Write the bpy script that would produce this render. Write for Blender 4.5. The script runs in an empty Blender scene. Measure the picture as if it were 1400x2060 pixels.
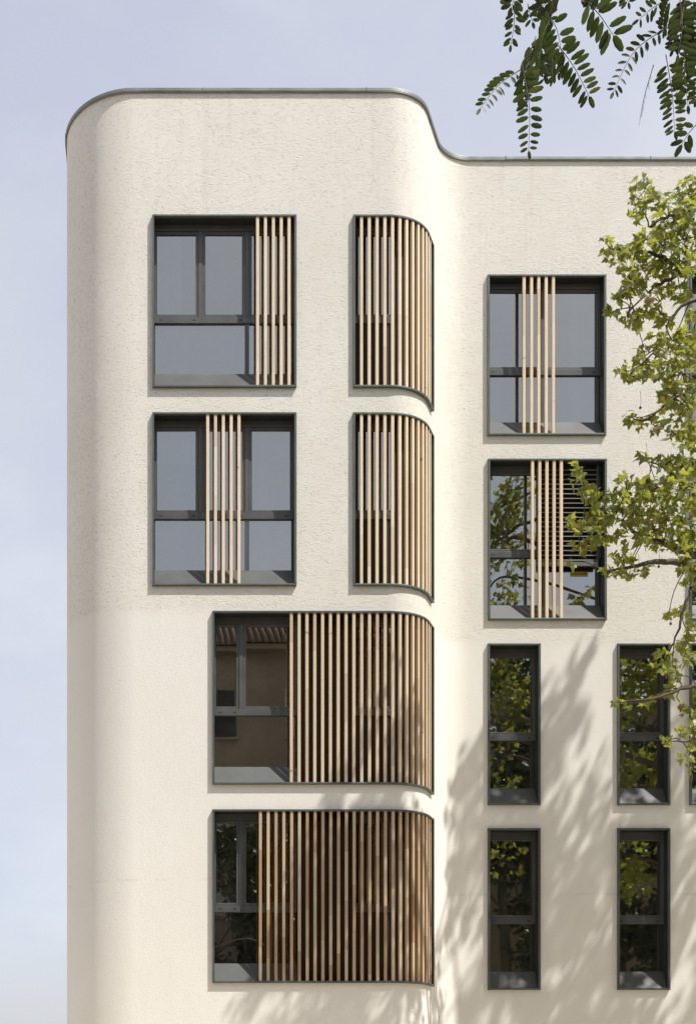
import bpy, math, random
from mathutils import Vector, Matrix
R = math.radians
rnd = random.Random(7)
scene = bpy.context.scene
C = scene.collection

# ------------------------------------------------------------------ camera, sky, sun, exposure
F = 2593.5                       # focal length in photograph pixels
PX0, PY0 = 305.0, 2180.0         # principal point (rising / shifted view camera)
CAMZ = 1.6
cam = bpy.data.cameras.new('camera'); camo = bpy.data.objects.new('camera', cam); C.objects.link(camo)
camo.location = (0, 0, CAMZ); camo.rotation_euler = (R(90), 0, 0)
cam.sensor_fit = 'HORIZONTAL'; cam.sensor_width = 36.0; cam.lens = 36.0 * F / 1400.0
cam.shift_x = (700 - PX0) / 1400.0; cam.shift_y = (PY0 - 1030) / 1400.0
cam.clip_start = 0.05; cam.clip_end = 5000
scene.camera = camo

SUN = Vector((1.45, -1.0, 2.9)).normalized()     # towards the sun
sl = bpy.data.lights.new('sun', 'SUN'); so = bpy.data.objects.new('sun', sl); C.objects.link(so)
sl.energy = 3.6; sl.angle = R(0.55); sl.color = (1.0, 0.97, 0.93)
so.rotation_euler = (-SUN).to_track_quat('-Z', 'Y').to_euler(); so.location = (30, -20, 60)

w = bpy.data.worlds.new('World'); scene.world = w; w.use_nodes = True
nt = w.node_tree; nt.nodes.clear()
def N(nt, t, **kw):
    n = nt.nodes.new(t)
    for k, v in kw.items():
        if hasattr(n, k): setattr(n, k, v)
        else: n.inputs[k].default_value = v
    return n
sky = N(nt, 'ShaderNodeTexSky'); sky.sky_type = 'NISHITA'; sky.sun_disc = False
sky.sun_elevation = math.asin(SUN.z); sky.sun_rotation = math.atan2(SUN.x, SUN.y)
sky.air_density = 1.0; sky.dust_density = 3.0; sky.ozone_density = 1.2
tc = N(nt, 'ShaderNodeTexCoord')
mp = N(nt, 'ShaderNodeMapping'); mp.inputs['Scale'].default_value = (1.0, 1.0, 1.8)
n1 = N(nt, 'ShaderNodeTexNoise'); n1.inputs['Scale'].default_value = 3.2; n1.inputs['Detail'].default_value = 7; n1.inputs['Roughness'].default_value = .55
rmp = N(nt, 'ShaderNodeMapRange'); rmp.inputs['From Min'].default_value = .36; rmp.inputs['From Max'].default_value = .72
rmp.inputs['To Min'].default_value = .62; rmp.inputs['To Max'].default_value = .90
mix = N(nt, 'ShaderNodeMix'); mix.data_type = 'RGBA'
mix.inputs['B'].default_value = (3.5, 3.54, 3.86, 1)      # thin bright veil of cloud
bg = N(nt, 'ShaderNodeBackground'); bg.inputs['Strength'].default_value = 0.135
wo = N(nt, 'ShaderNodeOutputWorld')
L = nt.links.new
L(tc.outputs['Generated'], mp.inputs['Vector']); L(mp.outputs[0], n1.inputs['Vector'])
L(n1.outputs['Fac'], rmp.inputs['Value']); L(rmp.outputs[0], mix.inputs['Factor'])
# loose cumulus drifting through the veil, the same all round
mp2 = N(nt, 'ShaderNodeMapping'); mp2.inputs['Scale'].default_value = (1.0, 1.0, 1.7); mp2.inputs['Location'].default_value = (3.1, 1.7, .4)
n2 = N(nt, 'ShaderNodeTexNoise'); n2.inputs['Scale'].default_value = 4.6; n2.inputs['Detail'].default_value = 6; n2.inputs['Roughness'].default_value = .52
r2 = N(nt, 'ShaderNodeMapRange'); r2.inputs['From Min'].default_value = .50; r2.inputs['From Max'].default_value = .74; r2.inputs['To Max'].default_value = .2
mix2 = N(nt, 'ShaderNodeMix'); mix2.data_type = 'RGBA'; mix2.inputs['B'].default_value = (5.6, 5.5, 5.5, 1)
L(tc.outputs['Generated'], mp2.inputs['Vector']); L(mp2.outputs[0], n2.inputs['Vector']); L(n2.outputs['Fac'], r2.inputs['Value'])
L(r2.outputs[0], mix2.inputs['Factor']); L(mix.outputs['Result'], mix2.inputs['A'])
L(sky.outputs[0], mix.inputs['A']); L(mix2.outputs['Result'], bg.inputs['Color']); L(bg.outputs[0], wo.inputs[0])

vs = scene.view_settings
vs.view_transform = 'Standard'; vs.look = 'None'; vs.gamma = 1; vs.exposure = 0.66; vs.use_curve_mapping = False

# ------------------------------------------------------------------ photograph pixel -> point at a chosen real depth
def pt(px, py, y): return Vector(((px - PX0) / F * y, y, CAMZ + (PY0 - py) / F * y))
def fx(px, y): return (px - PX0) / F * y
def fz(py, y): return CAMZ + (PY0 - py) / F * y

# ------------------------------------------------------------------ materials
def mat(name):
    m = bpy.data.materials.new(name); m.use_nodes = True
    nt = m.node_tree; nt.nodes.clear()
    o = nt.nodes.new('ShaderNodeOutputMaterial')
    return m, nt, o
def bsdf(nt, **kw):
    b = nt.nodes.new('ShaderNodeBsdfPrincipled')
    for k, v in kw.items(): b.inputs[k].default_value = v
    return b
def rgba(c): return (c[0], c[1], c[2], 1)
def mixc(nt, fac, a, b, blend='MIX'):
    m = nt.nodes.new('ShaderNodeMix'); m.data_type = 'RGBA'; m.blend_type = blend
    for k, v in (('Factor', fac), ('A', a), ('B', b)):
        if hasattr(v, 'links') or isinstance(v, bpy.types.NodeSocket): nt.links.new(v, m.inputs[k])
        else: m.inputs[k].default_value = v if not isinstance(v, tuple) else (v if len(v) == 4 else rgba(v))
    return m.outputs['Result']
def noise(nt, vec, scale, detail=3, rough=.5):
    n = nt.nodes.new('ShaderNodeTexNoise'); n.inputs['Scale'].default_value = scale
    n.inputs['Detail'].default_value = detail; n.inputs['Roughness'].default_value = rough
    if vec: nt.links.new(vec, n.inputs['Vector'])
    return n.outputs['Fac']
def mrange(nt, v, a, b, c, d):
    n = nt.nodes.new('ShaderNodeMapRange'); nt.links.new(v, n.inputs['Value'])
    for k, x in (('From Min', a), ('From Max', b), ('To Min', c), ('To Max', d)): n.inputs[k].default_value = x
    return n.outputs[0]
def mathn(nt, op, a, b=None):
    n = nt.nodes.new('ShaderNodeMath'); n.operation = op
    for i, v in enumerate((a, b)):
        if v is None: continue
        if isinstance(v, bpy.types.NodeSocket): nt.links.new(v, n.inputs[i])
        else: n.inputs[i].default_value = v
    return n.outputs[0]
def mapping(nt, vec, scale):
    m = nt.nodes.new('ShaderNodeMapping'); m.inputs['Scale'].default_value = scale
    nt.links.new(vec, m.inputs['Vector']); return m.outputs[0]
def coords(nt, k='Object'): return nt.nodes.new('ShaderNodeTexCoord').outputs[k]

ZSTEP = fz(1229, 19.55)          # coarse render above this level, finer render below
def make_stucco():
    m, nt, o = mat('stucco'); b = bsdf(nt, Roughness=.95); b.inputs['Specular IOR Level'].default_value = .15
    v = coords(nt)
    sep = nt.nodes.new('ShaderNodeSeparateXYZ'); nt.links.new(v, sep.inputs[0])
    wob = mrange(nt, noise(nt, v, 1.1, 3), .3, .7, -.03, .03)
    zz = mathn(nt, 'ADD', sep.outputs['Z'], wob)
    up = mrange(nt, zz, ZSTEP - .07, ZSTEP + .07, 0, 1)
    vm = mapping(nt, v, (.85, .85, 1.5))
    grain = noise(nt, vm, 42, 5, .7)
    fine = noise(nt, v, 120, 2, .5)
    pits = mrange(nt, noise(nt, vm, 27, 4, .74), .30, .46, 0, 1)
    big = noise(nt, v, .55, 4, .6)
    med = noise(nt, mapping(nt, v, (1, 1, .35)), 2.2, 4, .6)
    base = mixc(nt, mrange(nt, big, .32, .68, 0, 1), (.785, .757, .668), (.835, .812, .737))
    base = mixc(nt, mrange(nt, med, .35, .7, 0, .35), base, (.745, .705, .61))
    lowc = mixc(nt, mrange(nt, big, .3, .7, 0, 1), (.785, .758, .685), (.82, .797, .73))
    base = mixc(nt, up, lowc, base)
    pit_shade = mathn(nt, 'MULTIPLY', mathn(nt, 'SUBTRACT', 1.0, pits), mrange(nt, up, 0, 1, .08, .42))  # shade of the pits under grazing sun, put into the colour
    base = mixc(nt, pit_shade, base, (.52, .46, .37))
    # faint rain streaks below the coping
    st = noise(nt, mapping(nt, v, (7, 7, .22)), 1.0, 3, .6)
    stf = mathn(nt, 'MULTIPLY', mrange(nt, st, .56, .75, 0, .30), mrange(nt, sep.outputs['Z'], 13.5, 16.6, 0, 1))
    base = mixc(nt, stf, base, (.57, .51, .42))
    # faint day joints in the lower, finer render
    jn = mathn(nt, 'ABSOLUTE', mathn(nt, 'SUBTRACT', zz, fz(1772, 19.55)))
    base = mixc(nt, mathn(nt, 'MULTIPLY', mrange(nt, jn, 0, .03, .35, 0), mrange(nt, med, .45, .6, 0, 1)), base, (.62, .55, .45))
    nt.links.new(base, b.inputs['Base Color'])
    h = mathn(nt, 'ADD', mathn(nt, 'MULTIPLY', mathn(nt, 'SUBTRACT', grain, .5), mrange(nt, up, 0, 1, .25, 1.0)), mathn(nt, 'MULTIPLY', fine, .25))
    h = mathn(nt, 'ADD', h, mathn(nt, 'MULTIPLY', mathn(nt, 'SUBTRACT', pits, .8), mrange(nt, up, 0, 1, .05, .4)))
    h = mathn(nt, 'ADD', h, mathn(nt, 'MULTIPLY', med, .5))
    bp = nt.nodes.new('ShaderNodeBump'); bp.inputs['Strength'].default_value = .9; bp.inputs['Distance'].default_value = .013
    nt.links.new(h, bp.inputs['Height']); nt.links.new(bp.outputs[0], b.inputs['Normal'])
    nt.links.new(b.outputs[0], o.inputs[0]); return m
def make_metal(name, col, rough, metal=0.0, var=.15, spec=.5):
    m, nt, o = mat(name); b = bsdf(nt, Roughness=rough, Metallic=metal); b.inputs['Specular IOR Level'].default_value = spec
    v = coords(nt)
    n = noise(nt, v, 3, 5, .6)
    c = mixc(nt, mrange(nt, n, .3, .7, 0, 1), tuple(x * (1 - var) for x in col), tuple(x * (1 + var) for x in col))
    d = mrange(nt, noise(nt, v, 26, 3, .7), .62, .78, 0, .25)
    c = mixc(nt, d, c, (.20, .19, .165))
    nt.links.new(c, b.inputs['Base Color'])
    nt.links.new(mrange(nt, n, .2, .8, rough * .85, min(1, rough * 1.25)), b.inputs['Roughness'])
    nt.links.new(b.outputs[0], o.inputs[0]); return m
def make_wood():
    m, nt, o = mat('larch_slat'); b = bsdf(nt, Roughness=.68); b.inputs['Specular IOR Level'].default_value = .25
    oi = nt.nodes.new('ShaderNodeObjectInfo'); v = coords(nt)
    sep = nt.nodes.new('ShaderNodeSeparateXYZ'); nt.links.new(v, sep.inputs[0])
    # finger-jointed lengths: every piece has its own tone
    off = mathn(nt, 'MULTIPLY', oi.outputs['Random'], 7.31)
    q = mathn(nt, 'FLOOR', mathn(nt, 'ADD', mathn(nt, 'MULTIPLY', sep.outputs['Z'], 1.35), off))
    q2 = mathn(nt, 'ADD', q, mathn(nt, 'MULTIPLY', oi.outputs['Random'], 91.7))
    wn = nt.nodes.new('ShaderNodeTexWhiteNoise'); wn.noise_dimensions = '1D'; nt.links.new(q2, wn.inputs['W'])
    tone = wn.outputs['Value']
    cmb = nt.nodes.new('ShaderNodeCombineXYZ')
    nt.links.new(mathn(nt, 'ADD', mathn(nt, 'MULTIPLY', sep.outputs['X'], 1.0), mathn(nt, 'MULTIPLY', q2, 3.7)), cmb.inputs['X'])
    nt.links.new(sep.outputs['Y'], cmb.inputs['Y']); nt.links.new(mathn(nt, 'MULTIPLY', sep.outputs['Z'], .07), cmb.inputs['Z'])
    gr = noise(nt, cmb.outputs[0], 95, 4, .6)
    cmb2 = nt.nodes.new('ShaderNodeCombineXYZ')
    nt.links.new(mathn(nt, 'MULTIPLY', q2, 5.1), cmb2.inputs['X']); nt.links.new(sep.outputs['X'], cmb2.inputs['Y']); nt.links.new(sep.outputs['Z'], cmb2.inputs['Z'])
    kn = noise(nt, cmb2.outputs[0], 7.5, 2, .5)
    a = mixc(nt, tone, (.75, .595, .405), (.82, .69, .505))
    hi = mrange(nt, tone, .8, .93, 0, .55)
    a = mixc(nt, hi, a, (.58, .40, .235))
    a = mixc(nt, mrange(nt, gr, .42, .72, 0, .45), a, (.58, .41, .24))
    a = mixc(nt, mrange(nt, kn, .70, .78, 0, .75), a, (.20, .10, .05))
    # the two lower storeys are older, darker lengths with more heart wood; tree shade is painted in too
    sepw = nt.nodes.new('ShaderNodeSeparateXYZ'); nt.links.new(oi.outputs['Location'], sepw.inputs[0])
    old_shade = mrange(nt, sepw.outputs['Z'], 4.6, 9.4, 1, 0)
    a = mixc(nt, mathn(nt, 'MULTIPLY', old_shade, mrange(nt, tone, .1, .9, .45, .95)), a, (.37, .225, .115))
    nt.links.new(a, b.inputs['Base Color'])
    bp = nt.nodes.new('ShaderNodeBump'); bp.inputs['Strength'].default_value = .25; bp.inputs['Distance'].default_value = .002
    nt.links.new(gr, bp.inputs['Height']); nt.links.new(bp.outputs[0], b.inputs['Normal'])
    nt.links.new(b.outputs[0], o.inputs[0]); return m
def make_glass():
    m, nt, o = mat('coated_glass')
    g = nt.nodes.new('ShaderNodeBsdfGlossy'); g.inputs['Color'].default_value = (.975, 1.0, .945, 1); g.inputs['Roughness'].default_value = .004
    t = nt.nodes.new('ShaderNodeBsdfTransparent'); t.inputs['Color'].default_value = (.40, .43, .41, 1)
    lw = nt.nodes.new('ShaderNodeFresnel'); lw.inputs['IOR'].default_value = 1.5
    f = mathn(nt, 'ADD', mathn(nt, 'MULTIPLY', lw.outputs[0], .9), .31)
    v = coords(nt)
    bp = nt.nodes.new('ShaderNodeBump'); bp.inputs['Strength'].default_value = .10; bp.inputs['Distance'].default_value = .004
    nt.links.new(noise(nt, v, 2.3, 1, .4), bp.inputs['Height']); nt.links.new(bp.outputs[0], g.inputs['Normal'])
    ms = nt.nodes.new('ShaderNodeMixShader'); nt.links.new(f, ms.inputs[0]); nt.links.new(t.outputs[0], ms.inputs[1]); nt.links.new(g.outputs[0], ms.inputs[2])
    # thin film of dust
    d = nt.nodes.new('ShaderNodeBsdfDiffuse'); d.inputs['Color'].default_value = (.5, .48, .43, 1)
    ms2 = nt.nodes.new('ShaderNodeMixShader'); nt.links.new(mrange(nt, noise(nt, v, 5, 4, .6), .3, .8, .004, .035), ms2.inputs[0])
    nt.links.new(ms.outputs[0], ms2.inputs[1]); nt.links.new(d.outputs[0], ms2.inputs[2])
    nt.links.new(ms2.outputs[0], o.inputs[0]); return m
def make_plain(name, col, rough=.8, var=.15, scale=4):
    m, nt, o = mat(name); b = bsdf(nt, Roughness=rough); v = coords(nt)
    c = mixc(nt, mrange(nt, noise(nt, v, scale, 5, .6), .3, .7, 0, 1), tuple(x * (1 - var) for x in col), tuple(x * (1 + var) for x in col))
    nt.links.new(c, b.inputs['Base Color']); nt.links.new(b.outputs[0], o.inputs[0]); return m
def make_leaf(name, dark, light, trans, tf, island=True, rough=.45, autumn=None):
    m, nt, o = mat(name); b = bsdf(nt, Roughness=rough); b.inputs['Specular IOR Level'].default_value = .4
    if island: rv = nt.nodes.new('ShaderNodeNewGeometry').outputs['Random Per Island']
    else: rv = nt.nodes.new('ShaderNodeObjectInfo').outputs['Random']
    v = coords(nt); n = noise(nt, v, 9, 3, .6)
    fac = mathn(nt, 'ADD', mathn(nt, 'MULTIPLY', rv, .75), mathn(nt, 'MULTIPLY', n, .3))
    c = mixc(nt, fac, dark, light); tcol = mixc(nt, fac, tuple(x * .8 for x in trans), trans)
    if autumn:
        au = mrange(nt, rv, .94, .97, 0, .8)
        c = mixc(nt, au, c, autumn); tcol = mixc(nt, au, tcol, autumn)
    nt.links.new(c, b.inputs['Base Color'])
    t = nt.nodes.new('ShaderNodeBsdfTranslucent'); nt.links.new(tcol, t.inputs['Color'])
    ms = nt.nodes.new('ShaderNodeMixShader'); ms.inputs[0].default_value = tf
    nt.links.new(b.outputs[0], ms.inputs[1]); nt.links.new(t.outputs[0], ms.inputs[2]); nt.links.new(ms.outputs[0], o.inputs[0]); return m
M = dict(
    stucco=make_stucco(),
    frame=make_metal('frame_paint', (.100, .114, .102), .42, .25),
    dark=make_metal('sash_paint', (.080, .083, .080), .42),
    sill=make_metal('sill_paint', (.075, .079, .075), .5, 0, .15, .3),
    coping=make_metal('coping_metal', (.22, .235, .22), .40, .55),
    reveal=make_metal('shaded_reveal_paint', (.022, .023, .022), .5),  # anthracite reveals with their shadow put into the colour
    black=make_plain('recess_cladding', (.016, .0155, .0145), .7),
    wood=make_wood(), glass=make_glass(),
    blade=make_metal('blind_metal', (.16, .165, .155), .42, .2),
    room=make_plain('room_plaster', (.40, .37, .32), .9),
    linen=make_plain('linen', (.66, .63, .57), .9, .06, 6),
    yellow=make_plain('yellow_tag', (.40, .28, .02), .6), ink=make_plain('black_ink', (.02, .02, .02), .6),
    slot=make_plain('slot_black', (.012, .012, .012), .6),
    bark=make_plain('plane_bark', (.10, .083, .06), .9, .45, 9), twig=make_plain('twig_bark', (.085, .062, .04), .9, .3, 20),
    lbark=make_plain('locust_bark', (.12, .09, .065), .9, .35, 12),
    planeleaf=make_leaf('plane_leaf', (.048, .076, .018), (.19, .215, .044), (.50, .51, .065), .41, True, .42, (.16, .085, .03)),
    planeleaf1=make_leaf('plane_leaf_single', (.048, .076, .018), (.19, .215, .044), (.50, .51, .065), .41, False, .42, (.16, .085, .03)),
    locleaf=make_leaf('locust_leaflet', (.020, .033, .016), (.042, .062, .026), (.12, .17, .03), .24, False, .5, (.15, .155, .03)),
    locleafm=make_leaf('locust_foliage', (.020, .033, .016), (.042, .062, .026), (.09, .13, .03), .20, True, .5),
    farleaf=make_leaf('street_leaf', (.022, .036, .012), (.05, .068, .022), (.08, .11, .02), .12, True),
    asphalt=make_plain('asphalt', (.055, .054, .052), .95, .2, 8), paving=make_plain('paving', (.50, .435, .33), .9, .12, 3),
    kerb=make_plain('kerb_stone', (.36, .35, .33), .9), earth=make_plain('earth', (.30, .245, .17), .95),
    tan=make_plain('tan_render', (.25, .20, .14), .9, .1, 1), tile=make_plain('roof_tile', (.21, .145, .10), .85, .3, 5),
    ochre=make_plain('ochre_render', (.19, .15, .10), .9, .12, 1),
    shutter=make_plain('shutter', (.40, .36, .29), .7), membrane=make_plain('roof_membrane', (.3, .29, .27), .9),
    paint=make_plain('road_paint', (.75, .75, .72), .8, .08),
)

# ------------------------------------------------------------------ object helpers
def link(o, parent=None):
    C.objects.link(o)
    if parent is not None:
        o.parent = parent
        if parent.type == 'EMPTY': o.matrix_parent_inverse = Matrix.Translation(-parent.location)
    return o
def thing(name, label, cat, loc, group=None):
    o = bpy.data.objects.new(name, None); o.location = loc; o.empty_display_size = .3
    o['label'] = label; o['category'] = cat
    if group: o['group'] = group
    return link(o)
class MB:
    def __init__(s): s.v = []; s.f = []
    def add(s, vs, fs):
        k = len(s.v); s.v += [tuple(v) for v in vs]; s.f += [tuple(i + k for i in f) for f in fs]
    def box(s, x0, x1, y0, y1, z0, z1):
        s.add([(x0,y0,z0),(x1,y0,z0),(x1,y1,z0),(x0,y1,z0),(x0,y0,z1),(x1,y0,z1),(x1,y1,z1),(x0,y1,z1)],
              [(0,3,2,1),(4,5,6,7),(0,1,5,4),(1,2,6,5),(2,3,7,6),(3,0,4,7)])
    def tube(s, pts, rads, n=7, cap=True):
        k = len(s.v); m = len(pts)
        ref = Vector((.3, .2, 1)).normalized()
        for i, p in enumerate(pts):
            d = (pts[min(i+1, m-1)] - pts[max(i-1, 0)]).normalized()
            u = d.cross(ref)
            if u.length < .05: u = d.cross(Vector((1, 0, 0)))
            u.normalize(); v = d.cross(u)
            for j in range(n):
                a = 2*math.pi*j/n
                s.v.append(tuple(p + (u*math.cos(a) + v*math.sin(a))*rads[i]))
        for i in range(m-1):
            for j in range(n):
                a, b = k+i*n+j, k+i*n+(j+1) % n
                s.f.append((a, b, b+n, a+n))
        if cap:
            s.f.append(tuple(k+j for j in reversed(range(n)))); s.f.append(tuple(k+(m-1)*n+j for j in range(n)))
    def mesh(s, name, m, smooth=False):
        me = bpy.data.meshes.new(name); me.from_pydata(s.v, [], s.f); me.update()
        if m: me.materials.append(M[m] if isinstance(m, str) else m)
        if smooth:
            for p in me.polygons: p.use_smooth = True
        return me
    def obj(s, name, m, parent=None, smooth=False, kind=None):
        o = bpy.data.objects.new(name, s.mesh(name, m, smooth))
        if kind: o['kind'] = kind
        return link(o, parent)
def place(name, me, parent, loc, rot=(0, 0, 0), scale=None):
    o = bpy.data.objects.new(name, me); o.location = loc; o.rotation_euler = rot
    if scale: o.scale = scale
    return link(o, parent)
def bevel(o, wdt=.004, seg=2):
    b = o.modifiers.new('bevel', 'BEVEL'); b.width = wdt; b.segments = seg; b.limit_method = 'ANGLE'; b.angle_limit = R(40)
    return o

# ------------------------------------------------------------------ the setting
def plane_sheet(name, x0, x1, y0, y1, z, m):
    mb = MB(); mb.add([(x0,y0,z),(x1,y0,z),(x1,y1,z),(x0,y1,z)], [(0,1,2,3)]); o = mb.obj(name, m); o['kind'] = 'structure'; return o
plane_sheet('ground', -900, 900, -900, 900, -.13, 'earth')
plane_sheet('road', -120, 120, 4.0, 13.0, -.12, 'asphalt')
for nm, y0, y1 in (('pavement', 13.2, 20.9), ('pavement', -8.0, 3.8)):
    mb = MB(); mb.box(-120, 120, y0, y1, -.14, 0); mb.obj(nm, 'paving')['kind'] = 'structure'
for y0 in (13.0, 3.8):
    mb = MB(); mb.box(-120, 120, y0, y0 + .2, -.14, .012); mb.obj('kerb', 'kerb')['kind'] = 'structure'
for i in range(-8, 9): plane_sheet('road_marking', i*6 - 1.5, i*6 + 1.5, 8.44, 8.56, -.116, 'paint')

# ------------------------------------------------------------------ the building's plan line (outer edge of the metal surrounds)
YA = 19.5                         # main facade
XL, RL = -.25, 1.15               # left rounded corner
XC, RC, PH = 3.60, .78, R(65)     # convex turn towards the set-back wing
RV, LS = .63, .696                # concave turn, straight piece between
segs = []                         # (kind, s0, s1, data)
SIDE = 12.0
s = -RL*math.pi/2
segs.append(('line', s - SIDE, s, (XL-RL, YA+RL+SIDE), (0, -1)))
segs.append(('arc', s, 0.0, (XL, YA+RL), RL, R(180), 1))          # from angle 180deg to 270deg
segs.append(('line', 0.0, XC-XL, (XL, YA), (1, 0)))
s = XC-XL
segs.append(('arc', s, s+RC*PH, (XC, YA+RC), RC, R(270), 1)); s += RC*PH
p1 = (XC+RC*math.sin(PH), YA+RC-RC*math.cos(PH)); dr = (math.cos(PH), math.sin(PH))
segs.append(('line', s, s+LS, p1, dr)); s += LS
p2 = (p1[0]+dr[0]*LS, p1[1]+dr[1]*LS)
c2 = (p2[0]+math.sin(PH)*RV, p2[1]-math.cos(PH)*RV)
segs.append(('arc', s, s+RV*PH, c2, RV, R(90)+PH, -1)); s += RV*PH
SB = s; XB, YB = c2[0], c2[1]+RV
WR = 16.0
segs.append(('line', s, s+WR, (XB, YB), (1, 0))); SEND = s+WR
def P(s, off=0.0):
    """point on the plan line moved outwards by off, and the outward normal"""
    for sg in segs:
        if s <= sg[2] + 1e-9 or sg is segs[-1]:
            t = s - sg[1]
            if sg[0] == 'line':
                d = sg[4]; p = (sg[3][0]+d[0]*t, sg[3][1]+d[1]*t); n = (d[1], -d[0])
            else:
                c, r, a0, sgn = sg[3], sg[4], sg[5], sg[6]
                a = a0 + sgn*t/r; p = (c[0]+r*math.cos(a), c[1]+r*math.sin(a)); n = (sgn*math.cos(a), sgn*math.sin(a))
            return p[0]+n[0]*off, p[1]+n[1]*off, n
def sA(px): return fx(px, YA) - XL
def sB(px): return SB + fx(px, YB) - XB
def samples(s0, s1, step=.035):
    out = [s0]
    for sg in segs:
        a, b = max(s0, sg[1]), min(s1, sg[2])
        if b - a < 1e-6: continue
        k = 1 if sg[0] == 'line' else max(1, int((b-a)/step))
        out += [a + (b-a)*i/k for i in range(1, k+1)]
    res = [out[0]]
    for x in out[1:]:
        if x - res[-1] > 1e-5: res.append(x)
    return res
def strip(mb, s0, s1, oo, oi, z0, z1):
    """solid bar following the plan line between two offsets and two heights"""
    ss = samples(s0, s1); vs = []; fs = []
    for q in ss:
        a = P(q, oo); b = P(q, oi)
        vs += [(a[0],a[1],z0),(b[0],b[1],z0),(b[0],b[1],z1),(a[0],a[1],z1)]
    for i in range(len(ss)-1):
        k = 4*i
        for a, b in ((0,1),(1,2),(2,3),(3,0)): fs.append((k+a, k+4+a, k+4+b, k+b)[::-1])
    e = 4*(len(ss)-1); fs += [(0,1,2,3), (e+3,e+2,e+1,e)]
    mb.add(vs, fs)

WALLOFF = -.047
zA = lambda py: fz(py, YA)
zB = lambda py: fz(py, YB)
ZTOP = zA(173); ZC = ZTOP - .052
bld = thing('apartment_building', 'cream stucco apartment block with rounded corners and wooden slat window screens', 'building', (3.5, 24, 0))

# window table: kind, s0, s1, z0, z1
Z_T = [zA(430), zA(828.5), zA(1228.5), zA(1628.5)]
Z_B = [zA(777.5), zA(1177.5), zA(1578), zA(1978.5)]
S_CE = None
for i in range(4000):             # plan position where the curved screens end, seen at photo column 873
    q = XC - XL + .3 + i*.0004
    x, y, n = P(q)
    if x/y*F + PX0 >= 873.2 and y > YA+.5: S_CE = q; break
WIN = []
WIN.append(dict(k='wide', s0=sA(306.5), s1=sA(596.5), r=0, slats=[sA(v) for v in (518.4, 534.2, 550.2, 566, 581.8)]))
WIN.append(dict(k='wide', s0=sA(306.5), s1=sA(596.5), r=1, slats=[sA(v) for v in (418, 433.7, 449.4, 465.2, 481)]))
WIN.append(dict(k='curve', s0=sA(711), s1=S_CE, r=0, first=sA(727.5)))
WIN.append(dict(k='curve', s0=sA(711), s1=S_CE, r=1, first=sA(727.5)))
WIN.append(dict(k='long', s0=sA(427.5), s1=S_CE, r=2, first=sA(586.3)))
WIN.append(dict(k='long', s0=sA(427.5), s1=S_CE, r=3, first=sA(524)))
WIN.append(dict(k='pair', s0=sB(981.5), s1=sB(1219.5), r=0, slats=[sB(v) for v in (1055, 1070, 1084.5, 1099.5, 1114)]))
WIN.append(dict(k='pair', s0=sB(982.5), s1=sB(1220.5), r=1, slats=[sB(v) for v in (1072, 1086.5, 1101, 1115.5, 1130)], blind=True))
for r in (2, 3):
    WIN.append(dict(k='slim', s0=sB(982), s1=sB(1087.5), r=r))
    WIN.append(dict(k='slim', s0=sB(1243), s1=sB(1348.5), r=r))
WIN.append(dict(k='pair', s0=sB(1388.5), s1=sB(1626), r=0, slats=[sB(v) for v in (1560, 1575, 1590, 1605)]))
WIN.append(dict(k='pair', s0=sB(1388.5), s1=sB(1626), r=1, slats=[sB(v) for v in (1560, 1575, 1590, 1605)]))
WIN.append(dict(k='slim', s0=sB(1388.5), s1=sB(1494), r=2))
for wd in WIN: wd['z1'] = Z_T[wd['r']]; wd['z0'] = Z_B[wd['r']]

# wall sheet with openings
def build_wall():
    ss = set(samples(segs[0][1], SEND, .03))
    zs = {0.0, ZC + .02}
    for wd in WIN:
        ss |= {wd['s0']+.012, wd['s1']-.012}; zs |= {wd['z0']+.012, wd['z1']-.012}
    for sg in segs:
        if sg[0] == 'arc': ss |= {sg[1]-.03, sg[2]+.03}
    ss = sorted(ss); zs = sorted(zs)
    ss = [x for i, x in enumerate(ss) if i == 0 or x-ss[i-1] > 1e-5]; zs = [x for i, x in enumerate(zs) if i == 0 or x-zs[i-1] > 1e-5]
    mb = MB(); nz = len(zs)
    for q in ss:
        x, y, n = P(q, WALLOFF)
        for z in zs: mb.v.append((x, y, z))
    for i in range(len(ss)-1):
        sm = (ss[i]+ss[i+1])/2
        for j in range(nz-1):
            zm = (zs[j]+zs[j+1])/2
            if any(wd['s0']+.01 < sm < wd['s1']-.01 and wd['z0']+.01 < zm < wd['z1']-.01 for wd in WIN): continue
            k = i*nz+j; mb.f.append((k, k+nz, k+nz+1, k+1))
    return mb.obj('wall', 'stucco', bld, True)
build_wall()
YBACK = YA+RL+SIDE
mb = MB(); xr, yr, _ = P(SEND, WALLOFF); xl = XL-RL-WALLOFF
mb.add([(xr,yr,0),(xr,YBACK,0),(xr,YBACK,ZC),(xr,yr,ZC)], [(0,1,2,3)])
mb.add([(xr,YBACK,0),(xl,YBACK,0),(xl,YBACK,ZC),(xr,YBACK,ZC)], [(0,1,2,3)])
mb.obj('rear_wall', 'stucco', bld)
ss = samples(segs[0][1], SEND, .05)
mb = MB(); vs = [(P(q, WALLOFF-.02)[0], P(q, WALLOFF-.02)[1], ZC-.25) for q in ss] + [(xr-.02, YBACK-.02, ZC-.25)]
mb.add(vs, [tuple(range(len(vs)))]); mb.obj('roof', 'membrane', bld)
# coping in separate lengths
cuts = [segs[0][1], sA(176)-.9, sA(294), sA(409), sA(738), sB(1018), sB(1310), SEND]
for a, b in zip(cuts[:-1], cuts[1:]):
    mb = MB(); strip(mb, a+.0015, b-.0015, -.016, -.40, ZC, ZTOP); strip(mb, a+.0015, b-.0015, -.017, -.028, ZC-.014, ZC-.0005)
    bevel(mb.obj('coping', 'coping', bld), .006)

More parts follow.
